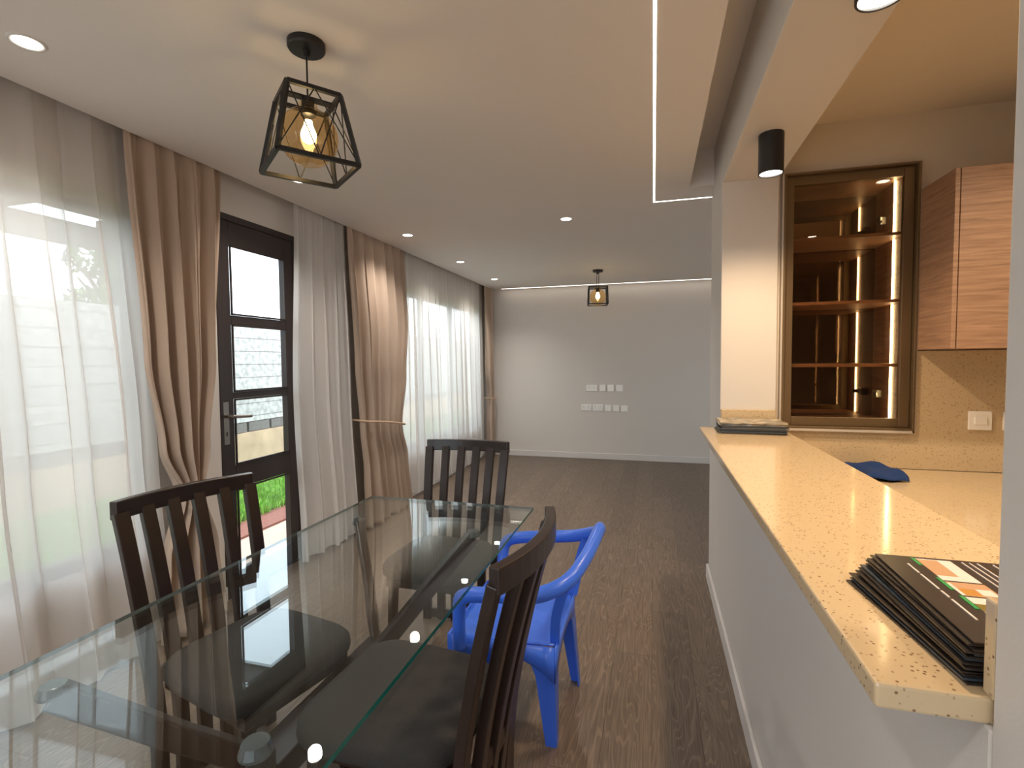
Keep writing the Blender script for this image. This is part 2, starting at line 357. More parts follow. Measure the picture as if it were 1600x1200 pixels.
# ------------------------------------------------------------------ outdoors
struct('floor_outside', MB().box(-30, 20, -20, 30, -.3, -.16), stone_p, 'pale paving outside', 'ground')
def pt_lawn(): 
    m = mat('grass_base', srgb(84, 112, 48), .9, var=.3, vscale=30); return m
lawn_b = MB().box(-5.955, -3.9, -6, 16, -.16, -.13)
lb_ = lawn_b.build('lawn', pt_lawn()); tag(lb_, 'green lawn between red paving and stone garden wall', 'lawn', kind='stuff')
gb = MB(); grass_m = mat('grass_blade', srgb(140, 190, 84), .6, var=.35, vscale=6)
rg = random.Random(3)
for k in range(30000):
    if k < 23000: x = rg.uniform(-5.9, -3.85); y = rg.uniform(3.2, 7.4)
    else: x = rg.uniform(-6, -3.9); y = rg.uniform(-1, 4.5)
    h_ = rg.uniform(.05, .10); a = rg.uniform(0, 2*PI); ww = .006
    dx, dy = math.cos(a)*ww, math.sin(a)*ww; lx, ly = rg.uniform(-.04,.04), rg.uniform(-.04,.04); b = len(gb.v)
    gb.v += [(x-dx,y-dy,-.135),(x+dx,y+dy,-.135),(x+dx*.6+lx*.4,y+dy*.6+ly*.4,-.135+h_*.6),(x-dx*.6+lx*.4,y-dy*.6+ly*.4,-.135+h_*.6),(x+lx,y+ly,-.135+h_)]
    gb.f += [(b,b+1,b+2,b+3),(b+3,b+2,b+4)]; gb.m += [0,0]
gb.build('grass_blades', grass_m, lb_)['kind'] = 'stuff'
struct('trim_1', MB().box(-3.9, -3.55, -6, 16, -.16, -.14), red_p, 'red paving strip beside the lawn', 'path')

def stone_mat():
    m = mat('stone_wall', srgb(170, 168, 166), .95); nt = m.node_tree; b = nt.nodes['Principled BSDF']
    tc = nt.nodes.new('ShaderNodeTexCoord'); sx = nt.nodes.new('ShaderNodeSeparateXYZ'); cx = nt.nodes.new('ShaderNodeCombineXYZ')
    nt.links.new(tc.outputs['Object'], sx.inputs[0]); nt.links.new(sx.outputs[1], cx.inputs[0]); nt.links.new(sx.outputs[2], cx.inputs[1])
    br = nt.nodes.new('ShaderNodeTexBrick'); br.inputs['Scale'].default_value = 1; br.inputs['Brick Width'].default_value = 9; br.inputs['Row Height'].default_value = .2
    br.inputs['Mortar Size'].default_value = .006; br.inputs['Color1'].default_value = srgb(190,190,190); br.inputs['Color2'].default_value = srgb(206,206,204); br.inputs['Mortar'].default_value = srgb(130,128,126)
    nt.links.new(cx.outputs[0], br.inputs['Vector'])
    n = nt.nodes.new('ShaderNodeTexNoise'); n.inputs['Scale'].default_value = 14; n.inputs['Detail'].default_value = 8; nt.links.new(tc.outputs['Object'], n.inputs['Vector'])
    mt = nt.nodes.new('ShaderNodeMix'); mt.data_type = 'RGBA'; mt.blend_type = 'MULTIPLY'; mt.inputs['Factor'].default_value = 1
    nt.links.new(br.outputs['Color'], mt.inputs['A']); nt.links.new(ramp(nt, n.outputs['Fac'], [(.35,(.72,.72,.72,1)),(.6,(1.1,1.1,1.1,1))]), mt.inputs['B']); nt.links.new(mt.outputs['Result'], b.inputs['Base Color'])
    return m
plin_m = mat('wall_plinth', srgb(205, 178, 150), .95, var=.15, vscale=4)
course_m = mat('stone_course', srgb(120, 116, 114), .95, var=.12, vscale=20)
gw = MB().box(-6.3, -6.0, -12, 24, .52, 2.1, 0).box(-6.28, -5.96, -12, 24, -.2, .36, 1)
yy = -12
while yy < 24:
    gw.box(-6.3, -5.99, yy, yy+.42, .37, .51, 2); yy += .47
struct('wall_garden', gw, [stone_mat(), plin_m, course_m], 'grey stone garden wall seen through the door', 'wall')
pg = thing('pergola', 'grey timber pergola outside the nearest window', 'pergola', (-3.6, 0, -.16))
def plocal(mb, name, m=perg_m): return mb.build(name, m, pg, loc=(3.6, 0, .16), bevel=.003)
plocal(MB().box(-4.26, -4.16, -2.6, 3.4, 2.32, 2.48), 'beam')
for y in (-1.9, -1.05, -.2, .65, 1.5, 2.35, 3.2): plocal(MB().box(-4.5, -2.66, y-.03, y+.03, 2.48, 2.62), 'rafter')
for y in (-2.4, 3.35): plocal(MB().box(-4.26, -4.16, y-.05, y+.05, -.16, 2.32), 'post')
def tree(loc, hgt, rad, seed, label):
    r = random.Random(seed); t = thing('tree', label, 'tree', loc, group='trees beyond the garden wall')
    tk = MB().sweep([(0,0,0),(.05,.03,hgt*.4),(0,.1,hgt*.75)], circ(.12, 8), (0,1,0), scale=[1.3,1,.5])
    for k in range(5):
        a = r.uniform(0, 6.28); tk.sweep([(0,.03,hgt*(.4+.06*k)), (rad*.35*math.cos(a), rad*.35*math.sin(a), hgt*(.6+.05*k)), (rad*.7*math.cos(a), rad*.7*math.sin(a), hgt*(.68+.05*k))], circ(.05, 6), (0,1,.3), scale=[1,.7,.3])
    tk.build('trunk', bark_m, t)
    f = MB(); cs = [(r.gauss(0, rad*.4), r.gauss(0, rad*.4), hgt*.78+r.gauss(0, rad*.3)) for _ in range(14)]
    for k in range(3600):
        c = r.choice(cs); d = Vector((r.gauss(0,1), r.gauss(0,1), r.gauss(0,1))).normalized()*rad*.38*r.uniform(.6,1)
        p = Vector(c)+d; u = Vector((r.gauss(0,1), r.gauss(0,1), r.gauss(0,1))).normalized()*.09; v_ = u.cross(Vector((r.gauss(0,1), r.gauss(0,1), 1))).normalized()*.04
        b = len(f.v); f.v += [tuple(p-u), tuple(p+v_), tuple(p+u), tuple(p-v_)]; f.f.append((b,b+1,b+2,b+3)); f.m.append(0)
    f.build('foliage', leaf_m, t)
tree((-10.5, 7.6, -.16), 4.1, 1.05, 5, 'leafy tree beyond the stone wall, behind the nearest sheer curtain')

# ------------------------------------------------------------------ curtains
def sheet(y_l, y_r, z0, z1, pleats, amp, seed, xc=-2.375, tie=None, nv=60, hem=0.0, per=14, ov=.35):
    """y_l, y_r: tables z -> edge; amp table z -> pleat depth"""
    r = random.Random(seed); nu = pleats*per+1
    w_ = [r.uniform(.6, 1.5) for _ in range(pleats)]; tot = sum(w_); acc = [0]
    for a in w_: acc.append(acc[-1]+a/tot)
    am = [r.uniform(.6, 1.25) for _ in range(pleats)]; sk = [r.uniform(-.25, .25) for _ in range(pleats)]
    ph = [r.uniform(0, 6.28) for _ in range(pleats)]
    rows = []
    for j in range(nv):
        v = j/(nv-1); z = z0+(z1-z0)*v; row = []
        a_, l_, r_ = lerp(amp, z), lerp(y_l, z), lerp(y_r, z)
        for i in range(nu):
            k = min(i//per, pleats-1); t = (i-k*per)/per
            u = acc[k]+(acc[k+1]-acc[k])*t
            drift = .22/pleats*math.sin(2.1*(1-v)+ph[k]*0+u*9+seed)*(1-v)
            s_ = math.sin(PI*t+sk[k]*math.sin(2*PI*t))
            d = a_*am[k]*(s_**.8)*(1 if k % 2 == 0 else -1)
            d += .15*a_*math.sin(u*pleats*9+3*v)
            y = l_+(r_-l_)*min(1, max(0, u+drift*(1 if 0 < i < nu-1 else 0)))
            y += ov*(r_-l_)/pleats*math.sin(2*PI*t)*.5*am[k]*min(1, a_/.03)
            zz = z+(hem*math.sin(u*pleats*PI+1) if j == 0 else 0)
            row.append((xc+d, y, zz))
        rows.append(row)
    return MB().grid(rows, nu, nv)
def const(v): return [(0, v)]
GS = 'sheer white curtains along the window wall'; GD = 'beige drapes along the window wall'
def curtain(name, label, mb, m, group, xc, cord=None, thick=0):
    t = thing(name, label, 'curtain', (0,0,0), group=group)
    o = mb.build('fabric', m, t, smooth=True)
    if thick:
        md = o.modifiers.new('s', 'SOLIDIFY'); md.thickness = thick; md.offset = 0
    if cord:
        MB().sweep(spline(cord, 8), circ(.008, 8)).build('tieback_cord', cord_m, t, smooth=True)
    return t
curtain('sheer_curtain', 'white sheer curtain covering the large window nearest the camera',
  sheet(const(-1.8), [(0,1.98),(1,1.93),(2.5,1.85)], .02, 2.585, 36, [(0,.042),(1.5,.036),(2.4,.016)], 3, xc=-2.385, nv=50, ov=.55), sheer_m, GS, -2.4)
curtain('sheer_curtain', 'white sheer curtain beside the garden door, hanging next to a beige drape',
  sheet([(0,2.92),(1.2,2.87),(2.5,2.93)], [(0,3.62),(1.2,3.55),(2.5,3.50)], .02, 2.585, 9, [(0,.04),(1.5,.03),(2.4,.014)], 8, xc=-2.35, nv=50, hem=.01, ov=.5), sheer_m, GS, -2.36)
curtain('sheer_curtain', 'white sheer panel on the far window, next to the wide tied drape',
  sheet([(0,4.34),(2.5,4.36)], [(0,5.38),(2.5,5.285)], .05, 2.585, 11, [(0,.036),(1.5,.03),(2.4,.013)], 12, xc=-2.385, nv=50, hem=.012, ov=.55), sheer_m, GS, -2.36)
curtain('sheer_curtain', 'white sheer panel on the far window, next to the corner drape',
  sheet([(0,5.36),(2.5,5.30)], [(0,6.95),(2.5,6.9)], .05, 2.585, 16, [(0,.036),(1.5,.03),(2.4,.013)], 17, xc=-2.385, nv=50, hem=.012, ov=.55), sheer_m, GS, -2.36)
curtain('window_drape', 'beige drape gathered between the near window and the dark door',
  sheet([(0,1.86),(.45,1.90),(.74,2.0),(1.0,1.90),(1.45,1.83),(2.48,1.78)], [(0,2.26),(.45,2.20),(.74,2.10),(1.0,2.17),(1.45,2.25),(2.48,2.32)], .03, 2.585, 10,
    [(0,.05),(.74,.055),(1.4,.05),(2.3,.03),(2.5,.018)], 21, xc=-2.335, nv=70), drape_m, GD, -2.33,
  [(-2.40,1.97,.76),(-2.33,1.95,.75),(-2.25,2.0,.735),(-2.235,2.06,.735),(-2.27,2.13,.745),(-2.36,2.15,.76),(-2.43,2.12,.77)], .003)
curtain('window_drape', 'wide beige drape tied back with a cord, right of the narrow sheer by the door',
  sheet([(0,3.68),(.5,3.66),(.92,3.61),(1.4,3.56),(2.5,3.50)], [(0,4.52),(.5,4.44),(.82,4.34),(1.3,4.44),(1.8,4.50),(2.5,4.45)], .02, 2.585, 12,
    [(0,.06),(.85,.045),(1.4,.045),(2.3,.028),(2.5,.016)], 33, xc=-2.32, nv=70, hem=.006), drape_m, GD, -2.32,
  [(-2.41,3.60,.95),(-2.33,3.60,.945),(-2.26,3.66,.93),(-2.245,3.82,.91),(-2.235,4.05,.875),(-2.25,4.25,.84),(-2.31,4.36,.82),(-2.41,4.37,.82)], .003)
curtain('window_drape', 'narrow beige drape tied back in the far corner by the end wall',
  sheet([(0,6.97),(.5,6.98),(.86,7.02),(1.3,6.92),(2.5,6.82)], [(0,7.21),(.5,7.20),(.86,7.17),(1.3,7.2),(2.5,7.22)], .03, 2.585, 8,
    [(0,.05),(.86,.04),(1.4,.045),(2.5,.02)], 41, xc=-2.32, nv=60), drape_m, GD, -2.32,
  [(-2.40,7.0,.88),(-2.32,6.98,.88),(-2.25,7.02,.87),(-2.24,7.1,.87),(-2.27,7.19,.87),(-2.36,7.2,.87)], .003)

# ------------------------------------------------------------------ ceiling fittings
def downlight(x, y, label):
    t = thing('downlight', label, 'downlight', (x, y, H), group='round downlights in the ceiling')
    MB().lathe([(.038,.002),(.038,-.003),(.048,-.006),(.052,-.001),(.052,.002)]).build('trim_ring', skirt_m, t, smooth=True)
    MB().lathe([(.0001,-.002),(.038,-.002)]).build('diffuser', down_e, t)
    spotlight('downlight_beam', (0,0,-.02), 38, (1,.91,.82), 130, 1, .04, t)
for y, n in ((1.21,'nearest round downlight, at the top left above the large sheer curtain'), (2.53,'small round downlight just below the near pendant lamp'),
             (3.87,'round downlight in front of the wide tied drape, third along the curtains'), (5.07,'round downlight fourth along the curtain side'), (6.26,'farthest round downlight in the row along the curtains')):
    downlight(-1.985, y, n)
for y, n in ((-.11,'added unseen downlight behind the viewer on the curtain side'), (-1.43,'added unseen downlight, rearmost on the curtain side')): downlight(-1.985, y, n)  # unseen lamps added behind the viewer to raise the room light
for y, n in ((-.3,'added unseen downlight above and behind the viewer'), (-1.6,'added unseen downlight, rearmost in the middle of the ceiling')): downlight(-.633, y, n)  # two more added lamps out of view, for overall brightness
downlight(-.633, 3.79, 'round downlight alone in the middle of the ceiling')

def pendant(x, y, rz, sb, st, zt, zb, label, cords, rods=True):
    t = thing('pendant_lamp', label, 'pendant lamp', (x, y, H), rz, 'caged pendant lamps')
    MB().lathe([(.0001,0),(.06,0),(.06,-.018),(.056,-.024),(.012,-.026),(.010,-.045),(.0001,-.046)], n=32).build('canopy', black_m, t, smooth=False)
    for dx in cords: MB().sweep([(dx,0,-.03),(dx,0,zt-H)], circ(.003, 8), (0,1,0)).build('cord', black_m, t)
    cg = MB(); a, b = st/2, sb/2; T = zt-H; B = zb-H; q = .013
    tc_ = [(-a,-a,T),(a,-a,T),(a,a,T),(-a,a,T)]; bc = [(-b,-b,B),(b,-b,B),(b,b,B),(-b,b,B)]
    for i in range(4):
        j = (i+1) % 4
        cg.sweep([tc_[i], tc_[j]], rect(q,q)); cg.sweep([bc[i], bc[j]], rect(q,q)); cg.sweep([tc_[i], bc[i]], rect(q,q), (bc[i][0], bc[i][1], 0))
    cg.build('cage', black_m, t)
    rd = MB()
    for i in range(4):
        j = (i+1) % 4; mt_ = tuple((tc_[i][k]+tc_[j][k])/2 for k in range(3)); mb_ = tuple((bc[i][k]+bc[j][k])/2 for k in range(3))
        for p, r_ in ((tc_[i], mb_), (tc_[j], mb_), (bc[i], mt_), (bc[j], mt_)): rd.sweep([p, r_], circ(.0022, 6), (bc[i][0], bc[i][1], .3))
    if rods: rd.build('cross_rods', black_m, t)
    MB().sweep([(-a,0,T),(a,0,T)], rect(.03,.006)).build('top_bar', black_m, t)
    MB().lathe([(.0001,0),(.02,0),(.02,-.035),(.024,-.036),(.024,-.055),(.0001,-.056)], (0,0,T), 20).build('socket', black_m, t)
    R_ = .095; cz = (zt+zb)/2-.012-H; pr_ = [(.03, R_*1.02+.012), (.03, R_*.96)]
    for k in range(3, 21): an = PI*k/22; pr_.append((R_*math.sin(an), R_*math.cos(an)))
    pr_ = [p for p in pr_]; 
    MB().lathe(pr_, (0,0,cz), 36).build('globe_shade', amber_m, t, smooth=True)
    MB().lathe([(.012,.045),(.014,.03),(.023,.008),(.025,-.005),(.02,-.02),(.01,-.028),(.0001,-.03)], (0,0,cz+.01), 20).build('bulb', bulb_e, t, smooth=True)
    l = bpy.data.lights.new('bulb_glow', 'POINT'); l.energy = .45; l.color = (1,.75,.45); l.shadow_soft_size = .03
    o = bpy.data.objects.new('bulb_light', l); C.objects.link(o); o.parent = t; o.location = (0,0,cz-.05)
pendant(-1.115, 1.475, math.radians(52), .25, .165, 2.30, 2.07, 'near pendant lamp with tapered black wire cage and amber globe over the table', (0,))
pendant(-.636, 6.034, math.radians(9), .22, .21, 2.275, 2.075, 'far small pendant lamp with square black cage near the end wall', (-.012,.012), False)

# cylinder spots under the beam
for y, x, n in ((2.37, .472, 'black cylinder spotlight under the beam beside the glass cabinet'), (1.297, .47, 'black cylinder spotlight cut by the top edge of the view')):
    t = thing('cylinder_spotlight', n, 'spotlight', (x, y, 2.36), group='cylinder spotlights under the beam')
    MB().lathe([(.0001,0),(.049,0),(.049,-.165),(.043,-.165),(.043,-.155),(.0001,-.155)], n=36).build('housing', black_m, t, bevel=.002)
    MB().lathe([(.0001,-.158),(.043,-.158)], n=36).build('lens', spot_e, t)
    spotlight('spot_beam', (0,0,-.17), 36, (1,.72,.45), 150, .7, .035, t)

# ------------------------------------------------------------------ wall plates
def plate(loc, w_, h_, rz, label, kind, group, cat):
    t = thing('socket_plate' if kind != 'switch' else 'switch_plate', label, cat, loc, rz, group)
    MB().box(-w_/2, w_/2, -.012, 0, -h_/2, h_/2).build('plate', white_pl, t, bevel=.004)
    if kind == 'switch': MB().box(-.025, .025, -.018, -.011, -.018, .018).build('rocker', white_pl, t, bevel=.002)
    if kind in ('single', 'double'):
        for cx in ((0,) if kind == 'single' else (-.036, .036)):
            s = MB().box(cx-.003, cx+.003, -.0135, -.0115, .008, .02).box(cx-.014, cx-.007, -.0135, -.0115, -.011, -.006).box(cx+.007, cx+.014, -.0135, -.0115, -.011, -.006)
            s.build('pin_slots', hole_m, t)
        for cx in ((.03,) if kind == 'single' else (-.012, .012)): MB().box(cx-.006, cx+.006, -.017, -.011, .018, .034).build('rocker', white_pl, t, bevel=.001)
    if kind == 'aerial': MB().lathe([(.0001,0),(.007,0),(.007,.006),(.004,.006)], (0,0,0), 12).build('aerial_socket', hole_m, t).rotation_euler = (PI/2,0,0)
    return t
g = 'white socket plates on the end wall'
up = ((-.852,.155,'double','double socket, leftmost'), (-.697,.085,'aerial','small plate, second from left'), (-.585,.09,'blank','small plate, third from left'), (-.462,.095,'blank','small plate, rightmost'))
for x, ww, k, n in up: plate((x, YB, 1.022), ww, .095, 0, 'white %s in the upper row on the end wall' % n, k, g, 'wall socket')
lo = ((-.93,.145,'double','double socket, leftmost'), (-.765,.145,'double','double socket, second from left'), (-.62,.088,'aerial','small plate, in the middle'), (-.508,.085,'blank','small plate, fourth from left'), (-.393,.095,'blank','small plate, rightmost'))
for x, ww, k, n in lo: plate((x, YB, .735 if k != 'double' else .74), ww, .09, 0, 'white %s in the lower row on the end wall' % n, k, g, 'wall socket')

# ------------------------------------------------------------------ kitchen
ct = thing('serving_counter', 'speckled cream stone counter top on the low partition wall', 'counter', (.45, 1.8, 1.02))
cz = MB().box(.245, .655, JY+.008, 2.925, 1.02, 1.05)
cz.build('slab', quartz_m, ct, bevel=.004, loc=(-.45,-1.8,-1.02))
MB().box(.352, .62, 2.905, 2.928, 1.05, 1.15).build('upstand', quartz_m, ct, bevel=.003, loc=(-.45,-1.8,-1.02))
MB().box(.352, .62, JY+.002, JY+.022, 1.05, 1.158).build('upstand', quartz_m, ct, bevel=.003, loc=(-.45,-1.8,-1.02))
wt = MB().box(.627, 1.235, -1.5, 2.945, .82, .86).box(1.2365, XR, 1.2, 2.945, .82, .86)
tag(wt.build('kitchen_worktop', quartz_m, bevel=.002), 'lower cream stone worktop running around the kitchen corner', 'worktop')
bs = MB().box(.627, XR, 2.947, 2.969, .862, 1.042).box(1.256, XR, 2.947, 2.969, 1.042, 1.452)
tag(bs.build('backsplash', quartz_m), 'speckled cream stone backsplash behind the kitchen worktop', 'backsplash')
bc_ = thing('base_cabinet', 'kitchen base cabinets under the lower worktop', 'cabinet', (.9, 1.5, 0))
MB().box(.627, 1.19, -1.48, 2.945, .1, .818).box(1.19, XR-.005, 1.25, 2.945, .1, .818).box(.66, 1.15, -1.4, 2.9, 0, .1).build('body', inner_m, bc_, loc=(-.9,-1.5,0))
for k in range(4):
    d_ = MB().box(1.191, 1.209, -1.46+k*.63, -1.46+k*.63+.62, .12, .81).build('cabinet_door', cab_m, bc_, bevel=.002, loc=(-.9,-1.5,0))
plate((1.52, 2.947, 1.112), .094, .092, 0, 'white light switch on the stone backsplash', 'switch', None, 'light switch')
plate((1.655, 2.947, 1.112), .09, .09, 0, 'white socket beside the kitchen switch, cut off by the wall edge', 'single', None, 'wall socket')

gc = thing('glass_cabinet', 'bronze framed smoked glass wall cabinet with lit shelves', 'cabinet', (.95, 3.0, 1.06))
def gl(mb, name, m, par=gc, bevel=0): 
    return mb.build(name, m, par, bevel=bevel, loc=(-.95,-3.0,-1.06) if par is gc else None)
e_ = .0015
gl(MB().box(NX0+e_,NX0+.018,2.985,3.38,NZ0+e_,NZ1-e_).box(NX1-.018,NX1-e_,2.985,3.38,NZ0+e_,NZ1-e_).box(NX0+.018,NX1-.018,2.985,3.38,NZ1-.018,NZ1-e_).box(NX0+.018,NX1-.018,2.985,3.38,NZ0+e_,NZ0+.018), 'carcass', inner_m)
gl(MB().box(NX0+.018,NX1-.018,3.372,3.38,NZ0+.018,NZ1-.018), 'mirror_back', mirror_m)
fr_ = MB()
for a in ((NX0-.006,NX0+.006,NZ0-.006,NZ1+.006),(NX1-.004,NX1+.008,NZ0-.006,NZ1+.006),(NX0+.006,NX1-.004,NZ1-.004,NZ1+.006),(NX0+.006,NX1-.004,NZ0-.01,NZ0+.002)): fr_.box(a[0],a[1],2.925,2.985,a[2],a[3])
gl(fr_, 'outer_frame', bronze_m, bevel=.002)
tr = MB().box(NX0-.014,NX0-.006,2.93,2.972,NZ0-.012,NZ1+.012).box(NX1+.008,NX1+.013,2.93,2.972,NZ0-.012,NZ1+.012).box(NX0-.006,NX1+.008,2.93,2.972,NZ1+.006,NZ1+.011).box(NX0-.006,NX1-.004,2.92,2.972,NZ0-.022,NZ0-.01)
gl(tr, 'edge_trim', alum_m)
dz0, dz1, dx0, dx1 = NZ0+.003, NZ1-.005, NX0+.007, NX1-.006
dd = MB().box(dx0,dx0+.04,2.955,2.982,dz0,dz1).box(dx1-.045,dx1,2.955,2.982,dz0,dz1).box(dx0+.04,dx1-.045,2.955,2.982,dz1-.045,dz1).box(dx0+.04,dx1-.045,2.955,2.982,dz0,dz0+.045)
dor = gl(dd, 'cabinet_door', bronze_m, bevel=.002)
MB().box(dx0+.038,dx1-.043,2.968,2.973,dz0+.043,dz1-.043).build('glass_pane', smoke_m, dor)
for z in (1.385, 1.715, 2.055): gl(MB().box(NX0+.02,NX1-.02,3.02,3.36,z-.012,z+.004), 'shelf', inner_m, bevel=.001)
for a, b in ((1.085,1.372),(1.39,1.702),(1.72,2.042),(2.06,2.345)): gl(MB().box(NX1-.024,NX1-.0185,3.13,3.139,a,b), 'light_strip', led_k)
for z in (1.22, 2.17):
    gl(MB().box(NX1-.045,NX1-.018,3.24,3.29,z-.02,z+.02).sweep([(NX1-.04,3.24,z),(NX1-.065,3.225,z),(NX1-.06,3.19,z)], rect(.01,.02)), 'hinge', steel_m, bevel=.002)

wc = thing('wall_cabinet', 'walnut grained wall cabinet right of the glass cabinet', 'cabinet', (1.65, 2.8, 1.455))
def wl_(mb, name, m, bevel=.0015): return mb.build(name, m, wc, bevel=bevel, loc=(-1.65,-2.8,-1.455))
wl_(MB().box(1.252, 1.27, 2.645, 2.968, 1.457, 2.235), 'side_panel', cab_m)
wl_(MB().box(1.27, 2.43, 2.668, 2.968, 1.457, 2.235), 'body', inner_m)
wl_(MB().box(1.2735, 1.84, 2.645, 2.666, 1.457, 2.235), 'cabinet_door', cab_m); wl_(MB().box(1.844, 2.43, 2.645, 2.666, 1.457, 2.235), 'cabinet_door', cab_m)

# folded cloth on the worktop
rows = []
for j in range(18):
    row = []
    for i in range(26):
        u, v = i/25, j/17
        e = min(1, 6*u*(1-u)+.15)*min(1, 6*v*(1-v)+.1)
        h_ = .863+.035*e**.6*(1+.25*math.sin(7*u+3*v)+.15*math.sin(15*v+5*u))
        row.append((.93+.17*u+.02*math.sin(6*v), 2.61+.31*v+.01*math.sin(9*u), h_))
    rows.append(row)
tag(MB().grid(rows, 26, 18).build('kitchen_cloth', blue_cloth, smooth=True), 'dark blue cloth folded on the kitchen worktop', 'cloth').modifiers.new('s', 'SOLIDIFY').thickness = -.002

# unseen kitchen ceiling lamps, added to brighten the kitchen
for x, y, n in ((1.5, 1.9, 'added unseen kitchen downlight nearest the wall cabinet'), (1.5, .3, 'added unseen kitchen downlight over the kitchen floor')):
    t = thing('downlight', n, 'downlight', (x, y, 2.62), group='added kitchen downlights')
    MB().lathe([(.038,.002),(.038,-.003),(.048,-.006),(.052,-.001),(.052,.002)]).build('trim_ring', skirt_m, t, smooth=True)
    MB().lathe([(.0001,-.002),(.038,-.002)]).build('diffuser', down_e, t)
    spotlight('downlight_beam', (0,0,-.02), 50, (1,.82,.6), 140, .8, .04, t)

# ------------------------------------------------------------------ brochures
pic = [mat('print_brown', srgb(66, 54, 46), .3), mat('print_white', srgb(226, 214, 208), .3), mat('print_green', srgb(50, 150, 80), .3), mat('print_tan', srgb(190, 150, 116), .3),
       mat('print_amber', srgb(186, 132, 60), .3), mat('print_olive', srgb(120, 104, 40), .3)]
def brochure(parent_loc, rz, z, w_, l_, m, label, group, bow=0, th=.0022, film=False):
    t = thing('brochure', label, 'brochure', (parent_loc[0], parent_loc[1], z), rz, group)
    nx, ny = 9, 7; top, bot = [], []
    for j in range(ny):
        a, b = [], []
        for i in range(nx):
            x = -w_/2+w_*i/(nx-1); y = -l_/2+l_*j/(ny-1); q = bow*((i/(nx-1)-.5)**2*4)
            wv = (.009*math.sin(i*2.3+j*1.1)*math.sin(j*1.7+1) if film else 0)
            a.append((x, y, th+q+max(0, wv))); b.append((x, y, q))
        top.append(a); bot.append(b)
    mb = MB().grid(top, nx, ny); mb.grid([r[::-1] for r in bot], nx, ny)
    def strip(A, B_): 
        k = len(mb.v); n = len(A); mb.v += A+B_
        for i in range(n-1): mb.f.append((k+i, k+n+i, k+n+i+1, k+i+1)); mb.m.append(0)
    strip(top[0][::-1], bot[0][::-1]); strip(top[-1], bot[-1]); strip([r[0] for r in top], [r[0] for r in bot]); strip([r[-1] for r in top][::-1], [r[-1] for r in bot][::-1])
    mb.build('cover', m, t); return t
ordn = ['topmost','second','third','fourth','fifth','sixth','seventh','eighth','ninth','tenth','eleventh','twelfth','thirteenth','fourteenth','fifteenth','sixteenth']
N = 14; zc = 1.0505; rr = random.Random(11)
for k in range(N):
    i_top = N-1-k
    lowfan = k < 8
    if lowfan: cx, cy, rz = .428+rr.uniform(-.006,.006)+.002*k, .815+rr.uniform(-.004,.004), math.radians(6-k*.5+rr.uniform(-1,1))
    else: cx, cy, rz = .445+rr.uniform(-.005,.005), .812+rr.uniform(-.003,.003), math.radians(1+rr.uniform(-1.2,1.2))
    if i_top == 0: cx, cy, rz = .455, .812, math.radians(-.5)
    n = '%s brochure in the near stack on the counter end, %s' % (ordn[i_top] if i_top else 'top', 'dark cover printed with room pictures' if i_top == 0 else 'dark edge showing')
    t = brochure((cx, cy), rz, zc, .205, .272, paper_m if rr.random() < .5 or i_top == 0 else paper_b, n, 'brochures stacked on the near end of the counter')
    zc += .0034
    if i_top == 0:
        p = MB(); T = .0026
        def q(x0, x1, y0, y1, mi): p.box(x0, x1, y0, y1, T-.0006, T+.00006*(len(p.f)//6), mi)
        q(-.050,-.003,.045,.128,1); q(-.050,-.022,.062,.125,3); q(-.056,-.051,.10,.13,2)
        q(-.050,-.003,-.005,.040,3); q(-.050,-.026,-.003,.018,4); q(-.024,-.006,.0,.02,1); q(-.056,-.051,.012,.052,2); q(-.0505,-.046,-.005,.035,1)
        q(-.050,-.003,-.055,-.010,1); q(-.050,-.024,-.052,-.03,5); q(-.056,-.051,-.045,-.008,2)
        q(-.050,-.003,-.108,-.060,5)
        y = .10
        for sgm in (.035,.05,.02,.055): q(-.072,-.0695,y-sgm,y,1); y -= sgm+.006
        for r_ in range(8):
            q(.010+r_*.010,.0118+r_*.010,-.02+.012*(r_%3),.125,1) if r_ % 4 != 3 else None
        q(.088,.094,.07,.10,1)
        p.build('cover_print', pic, t)
zc = 1.0505
for k in range(8):
    i_top = 7-k; top = i_top == 0
    n = '%s brochure in the far stack on the counter, %s' % (ordn[i_top] if i_top else 'top', 'wrapped in crinkled shiny film' if top else 'grey edge showing')
    brochure((.475+rr.uniform(-.008,.008), 2.775+rr.uniform(-.006,.006)), math.radians(90+rr.uniform(-2,2)), zc, .21, .30, film_m if i_top < 2 else (paper_b if k % 2 else mat('grey_card_%d' % k, srgb(96,94,88), .35)), n, 'brochures stacked at the far end of the counter', bow=.001 if not top else .003, film=i_top < 2, th=.0045+.0015*(k%2))
    zc += .0068

